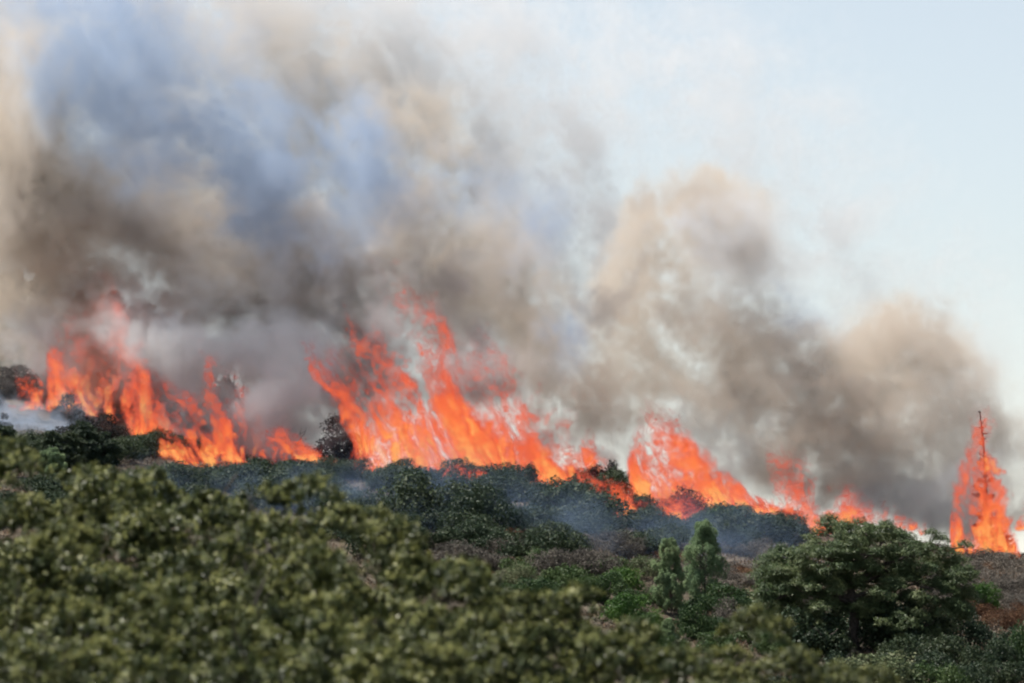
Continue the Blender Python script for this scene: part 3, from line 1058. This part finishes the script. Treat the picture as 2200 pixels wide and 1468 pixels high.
# each fire: base line and top line as (px, row), depth rule, look
FIRES = [
    dict(label='small lone flame licking up at the far left edge', base=[(28, 880), (70, 880)], top=[(28, 800), (45, 796), (70, 845)], lean=.35, lam=26, thick=1.2),
    dict(label='tall fire climbing the smoky left slope', base=[(120, 885), (220, 895), (330, 935)], top=[(110, 780), (140, 700), (175, 620), (205, 590), (240, 680), (290, 705), (330, 745), (350, 850)], lean=.12, lam=42, thick=2.2, wild=1.3, fill=.15),
    dict(label='wind blown flames streaking low across the left slope', base=[(270, 925), (350, 985), (430, 1005), (480, 1000)], top=[(262, 835), (320, 805), (370, 820), (420, 855), (450, 905), (485, 940)], lean=.55, lam=40, thick=2.2, wild=1.0, flow=.6, fill=.20),
    dict(label='flames clinging to the leaning bare trunk', base=[(440, 985), (560, 985)], top=[(436, 755), (455, 745), (480, 770), (520, 790), (535, 870), (565, 945)], lean=.22, lam=26, thick=1.2, wild=.8, amp=.8, fill=.12),
    dict(label='low domed flames left of the tallest fire', base=[(570, 985), (690, 1000)], top=[(566, 960), (600, 920), (630, 908), (660, 935), (695, 970)], lean=.2, lam=34, thick=1.6, wild=1.2),
    dict(label='tallest fire, a great streaked wall of flame at the centre', base=[(680, 1000), (760, 1005), (860, 1005), (960, 1020)], top=[(655, 730), (700, 790), (735, 775), (770, 745), (805, 690), (825, 620), (850, 590), (870, 645), (920, 690), (955, 745), (965, 850), (975, 940)], lean=.50, lam=44, thick=3.0, wild=1.0, fill=.20),
    dict(label='tall flames forming the right half of the central fire', base=[(935, 1015), (1050, 1015), (1140, 1035)], top=[(935, 740), (975, 760), (1000, 725), (1040, 745), (1065, 722), (1095, 760), (1112, 830), (1150, 880), (1165, 960)], lean=.38, lam=48, thick=3.0, wild=1.1, amp=.9, fill=.19),
    dict(label='ragged flames stepping down right of the central fire', base=[(1110, 1035), (1200, 1040), (1290, 1055)], top=[(1105, 880), (1160, 872), (1185, 930), (1215, 905), (1235, 885), (1275, 925), (1290, 1010)], lean=.30, lam=40, thick=2.4, wild=1.2),
    dict(label='small burning bush glowing inside the dark thicket', base=[(955, 1040), (1025, 1035)], top=[(955, 1005), (990, 1000), (1025, 1008)], lean=.1, lam=18, thick=1.2, wild=1.0, dy=-7, fill=.34),
    dict(label='narrow strip of fire eating down into the thicket', base=[(1255, 1060), (1310, 1095), (1365, 1120)], top=[(1250, 1010), (1300, 1035), (1345, 1040), (1372, 1085)], lean=.25, lam=22, thick=1.4, wild=1.0, dy=-7, fill=.34),
    dict(label='fire burning through the thin crowned tree', base=[(1395, 1110), (1440, 1128), (1475, 1130)], top=[(1390, 1075), (1420, 1060), (1450, 1055), (1480, 1080)], lean=.2, lam=24, thick=1.4, wild=.8, dy=-7, fill=.34),
    dict(label='broad leaning sheet of bright orange flame', base=[(1350, 1070), (1450, 1095), (1560, 1105), (1660, 1105)], top=[(1345, 985), (1380, 940), (1405, 905), (1430, 895), (1455, 925), (1500, 965), (1545, 1005), (1600, 1050), (1660, 1085)], lean=.52, lam=42, thick=3.2, wild=.55, amp=1.2, fill=.40),
    dict(label='slender twin flames right of the leaning sheet', base=[(1660, 1135), (1770, 1150)], top=[(1655, 1000), (1680, 960), (1705, 950), (1720, 1010), (1745, 1060), (1772, 1110)], lean=.30, lam=30, thick=1.8, wild=1.2, amp=.8),
    dict(label='short orange flame with a dark curling tip above the oak', base=[(1760, 1120), (1815, 1125)], top=[(1760, 1040), (1780, 1028), (1805, 1040), (1818, 1085)], lean=.25, lam=26, thick=1.4, wild=1.0),
    dict(label='dark red twisting flame above the crown of the large oak', base=[(1825, 1120), (1880, 1125)], top=[(1815, 1045), (1835, 1040), (1850, 1075), (1862, 1070), (1878, 1045), (1884, 1080)], lean=.1, lam=26, thick=1.3, wild=1.4, amp=.6),
    dict(label='tiny flame on the skyline right of the oak crown', base=[(1912, 1135), (1955, 1140)], top=[(1912, 1095), (1930, 1098), (1955, 1120)], lean=.6, lam=20, thick=1.0, wild=.8),
    dict(label='tower of flame around the tall burning conifer', base=[(2048, 1190), (2100, 1195), (2178, 1195)], top=[(2046, 1140), (2060, 1060), (2074, 1000), (2086, 975), (2100, 960), (2120, 970), (2145, 1000), (2162, 1060), (2172, 1140)], lean=.06, lam=34, thick=1.8, wild=.55, amp=1.0, fill=.46),
    dict(label='thin upper tongue of flame climbing the spike of the burning conifer', base=[(2084, 1015), (2140, 1015)], top=[(2084, 970), (2090, 915), (2098, 888), (2110, 885), (2122, 930), (2136, 985)], lean=.14, lam=26, thick=1.1, wild=.55, fill=.36),
    dict(label='flame cut by the right edge', base=[(2190, 1140), (2230, 1140)], top=[(2192, 1100), (2205, 1080), (2230, 1110)], lean=.2, lam=26, thick=1.2, wild=1.0),
]


def build_fire(k, fd):
    rg = np.random.default_rng(900 + k)
    b, t = np.array(fd['base'], float), np.array(fd['top'], float)
    x0, x1 = min(b[:, 0].min(), t[:, 0].min()) - 14, max(b[:, 0].max(), t[:, 0].max()) + 14
    r0, r1 = t[:, 1].min() - 50, b[:, 1].max() + 12
    # tongues rise along the lean: height above the ground as a function of where a tongue is rooted
    lean = fd['lean']
    ht = np.interp(t[:, 0], b[:, 0], b[:, 1]) - t[:, 1]
    root = t[:, 0] + lean * ht
    od = np.argsort(root)
    root, ht = root[od], ht[od] * 1.10
    root = np.concatenate([[root[0] - 26], root, [root[-1] + 18]])
    ht = np.concatenate([[4], ht, [4]])
    x1 = max(x1, root[-1] + 10)
    xs = np.linspace(x0, x1, max(4, int((x1 - x0) / 40)))
    yc = np.array([place(x, min(np.interp(x, b[:, 0], b[:, 1]) + 4, 1300))[1] for x in xs]) + 1.5
    if x0 > 540:
        yc = np.minimum(yc, 446.0)
    yc = yc + fd.get('dy', 0)
    th = fd['thick']
    ylo, yhi = yc.min() - th * 1.2, yc.max() + th * 1.2
    ym = .5 * (ylo + yhi)
    mpp = ym / F
    X0, _, Z1 = [float(c) for c in at(x0, r0, ym)]
    X1, _, Z0 = [float(c) for c in at(x1, r1, ym)]
    nx, nz = int((X1 - X0) / .13) + 4, int((Z1 - Z0) / .13) + 4
    ny = max(8, int((yhi - ylo) / .42))
    gx = np.linspace(X0, X1, nx)[:, None, None]
    gy = np.linspace(ylo, yhi, ny)[None, :, None]
    gz = np.linspace(Z0, Z1, nz)[None, None, :]
    px, py = pix(gx, gy, gz)
    px, py = np.broadcast_arrays(px.astype('f4'), py.astype('f4'))
    gy = gy.astype('f4')
    dy = (gy - np.interp(px, xs, yc)) / th
    wild = fd.get('wild', 1.0)
    o = rg.random(6) * 7
    # slow wander of the outline from layer to layer
    wx = samp(N_SOFT, px / 420 + o[0], gy / 14 + o[1], py / 420 + o[2])
    w1 = samp(N_BILL, px / 300 + o[3], gy / 9 + o[4], py / 300 + o[5])
    w2 = samp(N_BILL, px / 300 + o[1], gy / 9 + o[5], py / 300 + o[0])
    w3 = samp(N_SOFT, px / 520 + o[5], gy / 20 + o[3], py / 520 + o[1])
    base = np.interp(px, b[:, 0], b[:, 1]) + w2 * 5
    up = (base - py)
    hh = np.clip(up / max(60., ht.max()), 0, 1)
    s = px + lean * up + (w3 * 24 + w1 * 13) * wild * hh ** .6
    q = py + (w2 * 16 + w3 * 14) * wild * hh
    Hs = np.interp(s + wx * 6 * wild, root, ht)
    h = up / np.maximum(Hs, 6)
    hc = np.clip(h, 0, 1.3)
    lam, fl = fd['lam'], fd.get('flow', 1.0)
    st = 5.0 - 2.6 * hh
    n1 = samp(N_BAND, s / (lam * 5.6) + o[0], gy / 26 + o[2], q / (lam * 5.6) / st * fl + o[3])
    n2 = samp(N_BAND, s / (lam * 3.4) + w1 * .03 + o[4], gy / 15 + o[1], q / (lam * 3.4) / (st * .8) * fl + o[2])
    n3 = samp(N_BILL, s / (lam * 10) + w2 * .05 + o[2], gy / 22 + o[0], q / (lam * 15) + w1 * .05 + o[4])
    ridge = 1 - np.abs(n1) * 1.1
    f = fd.get('fill', .20) + .60 * ridge + .20 * n2 + .36 * n3 - .25 * np.abs(dy) - .34 * hc ** 2.2
    f += .14 * smooth(.4, 0, hc)
    edge = smooth(-.06, .05, h + .03 * n2) * smooth(1.12, .80, h + .10 * n3) * smooth(1.15, .75, np.abs(dy))
    side = smooth(x0, x0 + 10, px) * smooth(x1, x1 - 10, px)
    d = np.clip(smooth(.10, 1.0, f), 0, 1) ** 1.25 * edge * side * fd.get('amp', 1.0)
    d = np.clip(d * (.62 + .62 * smooth(.55, 0, hc)), 0, 1.1)
    d[d < .015] = 0
    lo, hi = (X0, ylo, Z0), (X1, yhi, Z1)
    tmp = voxel_object('flame_shell', d[::3, :, ::3], lo, (float(gx[(nx - 1) // 3 * 3, 0, 0]), yhi, float(gz[0, 0, (nz - 1) // 3 * 3])), M['flame_sheet'], None, .22)
    dg = bpy.context.evaluated_depsgraph_get()
    dg.update()
    me = bpy.data.meshes.new_from_object(tmp.evaluated_get(dg), preserve_all_data_layers=False, depsgraph=dg)
    old = tmp.data
    bpy.data.objects.remove(tmp)
    bpy.data.meshes.remove(old)
    # loose tongues become parts of their fire, specks are dropped
    import bmesh
    bm = bmesh.new()
    bm.from_mesh(me)
    bpy.data.meshes.remove(me)
    todo, isl = set(bm.verts), []
    while todo:
        st = [todo.pop()]
        comp = [st[0]]
        while st:
            for e in st.pop().link_edges:
                for w in e.verts:
                    if w in todo:
                        todo.discard(w)
                        st.append(w)
                        comp.append(w)
        isl.append(comp)
    isl.sort(key=len, reverse=True)
    hull, total = None, 0
    for n, comp in enumerate(isl):
        if n and len(comp) < 60:
            break
        ix = {w: i for i, w in enumerate(comp)}
        fs = {f_ for w in comp for f_ in w.link_faces}
        m2 = bpy.data.meshes.new('fire')
        m2.from_pydata([w.co[:] for w in comp], [], [[ix[w] for w in f_.verts] for f_ in fs])
        m2.materials.append(M['flame_sheet'])
        total += len(fs)
        if n == 0:
            hull = link('fire', m2)
            tag(hull, fd['label'], 'fire', 'flames along the fire front')
        else:
            link('flame_tongue', m2, hull)
    bm.free()
    o = voxel_object('flame_body', d, lo, hi, M['flame'], hull)
    tag(o, kind='stuff')
    return total


nf = [build_fire(k, fd) for k, fd in enumerate(FIRES)]
print('fires', round(time.time() - T0, 1), sum(nf))

# ------------------------------------------------------------------ smoke
def smoke_mat(name, stops, k, aniso=0.0):
    m, nd, lk, out = material(name)
    vi = nd.new('ShaderNodeVolumeInfo')
    mu = nd.new('ShaderNodeMath'); mu.operation = 'MULTIPLY'; mu.inputs[1].default_value = k
    lk.new(vi.outputs['Density'], mu.inputs[0])
    vs = nd.new('ShaderNodeVolumeScatter'); va = nd.new('ShaderNodeVolumeAbsorption'); ad = nd.new('ShaderNodeAddShader')
    vs.inputs['Anisotropy'].default_value = aniso
    if len(stops) > 1:
        at_ = nd.new('ShaderNodeAttribute'); at_.attribute_name = 'tint'
        rp = ramp(nd, stops)
        lk.new(at_.outputs['Fac'], rp.inputs[0])
    for q in (vs, va):
        if len(stops) > 1: lk.new(rp.outputs[0], q.inputs['Color'])
        else: q.inputs['Color'].default_value = (*stops[0][1], 1)
        lk.new(mu.outputs[0], q.inputs['Density'])
    lk.new(vs.outputs[0], ad.inputs[0]); lk.new(va.outputs[0], ad.inputs[1])
    lk.new(ad.outputs[0], out.inputs['Volume'])
    return m


# puffs: px, row, half width, half height, depth, half depth (m), strength
BROWN = [
    (30, 260, 130, 190, 474, 12, 1.30), (50, 430, 170, 120, 476, 14, 1.17), (170, 520, 210, 90, 478, 12, .6), (310, 440, 190, 100, 480, 12, 0.91),
    (520, 530, 150, 90, 476, 9, 1.04), (130, 690, 100, 85, 488, 7, .6), (900, 560, 80, 110, 474, 7, .7), (920, 440, 75, 100, 476, 7, .6), (880, 310, 120, 110, 480, 10, .45),
    (1050, 520, 120, 120, 478, 9, .5), (1090, 650, 150, 110, 476, 9, .6), (1150, 780, 120, 110, 470, 7, .6), (1230, 830, 110, 110, 468, 7, .6),
    (30, 660, 120, 90, 488, 6, .9), (1500, 450, 110, 80, 472, 8, .5), (1600, 440, 90, 70, 474, 7, .45), (1540, 520, 110, 80, 470, 7, .5), (1430, 540, 90, 80, 472, 7, .45), (1610, 560, 90, 80, 472, 7, .4), (1400, 640, 110, 90, 474, 8, .45), (1470, 740, 150, 110, 472, 9, .5), (1560, 860, 170, 110, 468, 9, .55), (1370, 880, 120, 110, 466, 7, .55),
    (1690, 780, 110, 90, 472, 8, .45), (1770, 910, 130, 110, 468, 8, .5), (1910, 730, 130, 85, 468, 8, .75), (2010, 780, 90, 80, 470, 7, .55), (1820, 800, 90, 80, 470, 7, .5), (1880, 890, 170, 110, 468, 9, .5), (2060, 910, 110, 110, 468, 8, .45), (2180, 1010, 100, 120, 470, 8, .35),
    (1900, 1050, 190, 80, 470, 8, .45), (2120, 1110, 130, 70, 472, 8, .4), (1720, 1040, 120, 70, 468, 7, .45), (1860, 690, 60, 50, 464, 5, .6), (1990, 700, 60, 45, 464, 5, .5),
    (1000, 820, 90, 100, 462, 5, .5), (470, 620, 120, 80, 480, 8, .7), (640, 150, 170, 120, 486, 10, .28), (500, 60, 150, 90, 486, 10, .25),
]
SOOT = [
    (790, 860, 120, 120, 458, 4, 1.16), (1040, 880, 90, 110, 458, 4, 1.01), (210, 800, 110, 90, 484, 4, 1.01), (1480, 1030, 110, 60, 456, 3, 0.58), (2110, 1090, 60, 80, 456, 3, 0.58), (1200, 970, 80, 50, 457, 3, 0.72), (390, 920, 90, 70, 464, 4, 0.30),
    (600, 640, 150, 95, 478, 7, 1.74), (480, 580, 130, 80, 480, 7, 1.04), (740, 640, 110, 90, 474, 6, 1.52), (700, 560, 110, 70, 470, 6, 0.87), (160, 670, 80, 70, 484, 5, 0.72),
    (1310, 640, 36, 26, 462, 2.5, 1.30), (1345, 680, 34, 50, 462, 2.5, 0.87), (1385, 620, 22, 40, 462, 2.5, 0.65), (640, 790, 20, 18, 453, 2, 1.01), (720, 900, 40, 70, 453, 3, 1.01), (1300, 985, 48, 50, 453, 3, 1.30),
    (1900, 700, 110, 55, 466, 6, 0.58), (1500, 470, 110, 70, 468, 6, 0.51), (1580, 700, 100, 60, 466, 6, 0.29), (1840, 830, 90, 60, 464, 5, 0.43), (1080, 600, 130, 90, 468, 6, 0.51), (930, 640, 80, 90, 462, 5, 0.58), (640, 520, 130, 80, 470, 6, 0.80), (430, 500, 160, 80, 474, 7, 0.93), (100, 480, 150, 70, 470, 7, 0.50), (60, 180, 90, 120, 470, 8, 0.51), (40, 330, 90, 110, 472, 8, 0.43), (880, 430, 45, 60, 470, 4, 0.51), (830, 700, 50, 80, 455, 3, 0.58), (1690, 1000, 30, 40, 453, 2, 0.72), (1015, 690, 26, 12, 453, 2, 1.16),
]
GREY = [
    (870, 720, 130, 100, 445, 3, .22), (1050, 790, 90, 100, 445, 3, .22), (210, 720, 120, 90, 458, 4, .2), (600, 620, 200, 110, 462, 6, .35), (1530, 520, 170, 140, 466, 8, .22), (1920, 800, 190, 130, 464, 7, .25),
    (120, 130, 330, 240, 490, 10, .45), (560, 230, 340, 260, 492, 10, .28), (930, 330, 260, 240, 492, 10, .24), (700, 50, 300, 150, 492, 10, .22), (1000, 600, 260, 200, 490, 9, .26), (20, 30, 150, 120, 480, 10, .4),
    (1650, 930, 260, 130, 478, 8, .25), (2050, 960, 220, 150, 478, 8, .25),
]
BLUE = [
    (190, 70, 170, 130, 458, 9, .42), (240, 200, 150, 130, 458, 9, .42), (390, 330, 165, 125, 459, 9, .42), (550, 430, 115, 110, 459, 8, .60), (560, 290, 110, 90, 460, 9, .30),
    (790, 330, 80, 110, 459, 7, .55), (790, 470, 95, 90, 459, 7, .45), (740, 560, 120, 70, 458, 6, .3), (1255, 720, 65, 75, 457, 5, .5), (1560, 520, 110, 80, 462, 6, .25), (1700, 660, 90, 50, 462, 5, .25),
    (660, 400, 190, 170, 462, 8, .22), (300, 120, 260, 160, 462, 9, .25), (1030, 480, 160, 150, 464, 8, .2), (20, 905, 150, 60, 457, 5, 1.2), (1180, 560, 80, 120, 462, 7, .22),
]
WHITE = [
    (1720, 400, 260, 200, 488, 10, .07), (1930, 560, 240, 140, 486, 9, .08), (2130, 720, 150, 150, 484, 9, .10), (2010, 1080, 160, 80, 466, 6, .5), (1640, 640, 130, 120, 480, 8, .2),
    (1330, 150, 340, 180, 494, 12, .14), (1580, 280, 290, 200, 494, 12, .11), (1200, 380, 160, 180, 492, 10, .28), (1290, 560, 95, 120, 488, 8, .35), (930, 60, 270, 110, 494, 11, .2),
    (430, 750, 120, 60, 462, 6, 2.6), (600, 840, 80, 110, 459, 6, 2.6), (2000, 1060, 120, 90, 474, 7, .5), (1850, 1020, 110, 80, 474, 7, .5), (1700, 560, 160, 130, 492, 10, .16), (600, 300, 230, 170, 496, 9, .25),
    (1560, 960, 120, 70, 474, 6, .4), (310, 705, 130, 60, 486, 6, 1.1), (500, 890, 140, 100, 464, 5, 1.4), (270, 810, 180, 100, 488, 6, .9), (60, 800, 120, 110, 484, 6, .7), (700, 760, 60, 60, 466, 5, .5), (700, 900, 130, 110, 490, 7, .6),
]


def build_smoke(name, label, kinds, mat, lo_px, hi_px, yr, cell, seed, rough=.5, wisp=.25):
    ym = .5 * (yr[0] + yr[1])
    X0, _, Z1 = [float(c) for c in at(lo_px[0], lo_px[1], ym)]
    X1, _, Z0 = [float(c) for c in at(hi_px[0], hi_px[1], ym)]
    nx, ny, nz = int((X1 - X0) / cell), int((yr[1] - yr[0]) / max(1.6, cell * 2.4)), int((Z1 - Z0) / cell)
    gx = np.linspace(X0, X1, nx, dtype='f4')[:, None, None]
    gy = np.linspace(yr[0], yr[1], ny, dtype='f4')[None, :, None]
    gz = np.linspace(Z0, Z1, nz, dtype='f4')[None, None, :]
    px, py = pix(gx, gy, gz)
    px, py = np.broadcast_arrays(px.astype('f4'), py.astype('f4'))
    r = np.random.default_rng(seed)
    o = r.random(9) * 9
    k1, k2 = 1 / 52.0, 1 / 20.0
    wa = samp(N_SOFT, gx * k1 + o[0] + 0 * gz, gy * k1 + o[1] + 0 * gx, gz * k1 + o[2] + 0 * gx)
    wb = samp(N_SOFT, gx * k1 + o[3] + 0 * gz, gy * k1 + o[4] + 0 * gx, gz * k1 + o[5] + 0 * gx)
    n1 = samp(N_BILL, gx * k2 + wa * .09 + o[6], gy * k2 + wb * .05 + o[7], gz * k2 + wb * .09 + o[8])
    n2 = samp(N_FINE, gx * k2 * 2.3 + wb * .12 + o[2], gy * k2 * 2 + o[3], gz * k2 * 2.0 + wa * .12 + o[4])
    n3 = samp(N_BILL, gx * k2 * 1.3 + o[1] + 0 * gz, gy * k2 + o[5] + 0 * gx, gz * k2 * 1.3 + o[7] + 0 * gx)
    qx, qy = px + wa * 26 + n1 * 14 + n2 * 7, py + wb * 26 + n3 * 14 + n2 * 7
    tot = np.zeros(px.shape, 'f4')
    tint = np.full(px.shape, 1e-3 * .4, 'f4')
    wt = np.full(px.shape, 1e-3, 'f4')
    for puffs, col in kinds:
        allp = []
        for p in puffs:
            x, y, rx, ry, d, rd, st = p
            if len(kinds) < 2 or rx < 45 or rx > 200:
                allp.append(p)
                continue
            allp.append((x, y, rx * .86, ry * .86, d, rd * .9, st * .85))
            for c in range(6):                     # billows budding from the puff
                an = r.uniform(-.5, 3.64)
                q = r.uniform(.28, .50)
                w = r.uniform(.55, .95)
                allp.append((x + math.cos(an) * rx * w, y - math.sin(an) * ry * w, rx * q, ry * q * r.uniform(.9, 1.2), d - r.uniform(-.3, .9) * rd, max(1.8, rd * q), st * r.uniform(.3, .75)))
        for (x, y, rx, ry, d, rd, st) in allp:
            mx, mz = rx * 1.9 + 75, ry * 1.9 + 75
            ix = np.searchsorted(gx[:, 0, 0], [(x - mx - W / 2) / F * ym, (x + mx - W / 2) / F * ym])
            zz = [float(at(x, y + mz, ym)[2]), float(at(x, y - mz, ym)[2])]
            iz = np.searchsorted(gz[0, 0, :], zz)
            iy = np.searchsorted(gy[0, :, 0], [d - 2 * rd, d + 2 * rd])
            sl = (slice(max(0, ix[0] - 6), ix[1] + 6), slice(max(0, iy[0] - 1), iy[1] + 1), slice(max(0, iz[0] - 4), iz[1] + 4))
            e = ((qx[sl] - x) / rx) ** 2 + ((qy[sl] - y) / ry) ** 2 + ((gy[:, sl[1]] - d) / rd) ** 2
            g = st * np.exp(-1.1 * e ** 1.08)
            tot[sl] += g
            tint[sl] += g * col
            wt[sl] += g
    m = rough * n1 + wisp * n2
    d = tot * 1.6 * smooth(-1.15, 1.3, m + np.clip(tot - .35, -.4, .6) * 1.0) * np.clip(1 + .5 * m, .25, 2.2)
    d = np.clip(d - .02, 0, 1.6)
    ix = np.minimum(np.arange(nx), nx - 1 - np.arange(nx))[:, None, None] / (.05 * nx)
    iz = (nz - 1 - np.arange(nz))[None, None, :] / (.06 * nz)
    iy = np.minimum(np.arange(ny), ny - 1 - np.arange(ny))[None, :, None] / 3.0
    d = d * np.clip(ix, 0, 1) * np.clip(iz, 0, 1) * np.clip(iy, 0, 1)
    d = np.maximum(d, .0016)
    ob = voxel_object(name, d, (X0, yr[0], Z0), (X1, yr[1], Z1), mat, tint=tint / wt if len(kinds) > 1 else None)
    tag(ob, label, kind='stuff')
    return ob


M['smoke'] = smoke_mat('smoke', [(0.0, (.55, .66, .82)), (.33, (.97, .97, .97)), (.5, (.80, .80, .80)), (.66, (.85, .76, .655)), (1.0, (.42, .39, .385))], .29)
build_smoke('smoke', 'tan, blue grey and white smoke rolling up from the fire front', [(BLUE, 0.0), (WHITE, .33), (GREY, .5), (BROWN, .66), (SOOT, 1.0)], M['smoke'], (-220, -170), (2420, 1290), (439, 512), .40, 1, .70, .50)

# thin blue drift over the thicket below the flames
VEIL = [(550, 1080, 330, 80, 392, 9, .3), (950, 1110, 320, 100, 390, 9, .45), (1300, 1130, 280, 90, 391, 9, .6), (1620, 1160, 200, 60, 396, 8, .6)]
M['smoke_veil'] = smoke_mat('smoke_veil', [(0, (.36, .50, .74))], .034)
build_smoke('thin_smoke', 'thin bluish smoke hanging over the thicket below the flames', [(VEIL, 0)], M['smoke_veil'], (-300, 820), (2000, 1300), (374, 416), 1.0, 5, .9, .4)
print('smoke', round(time.time() - T0, 1))
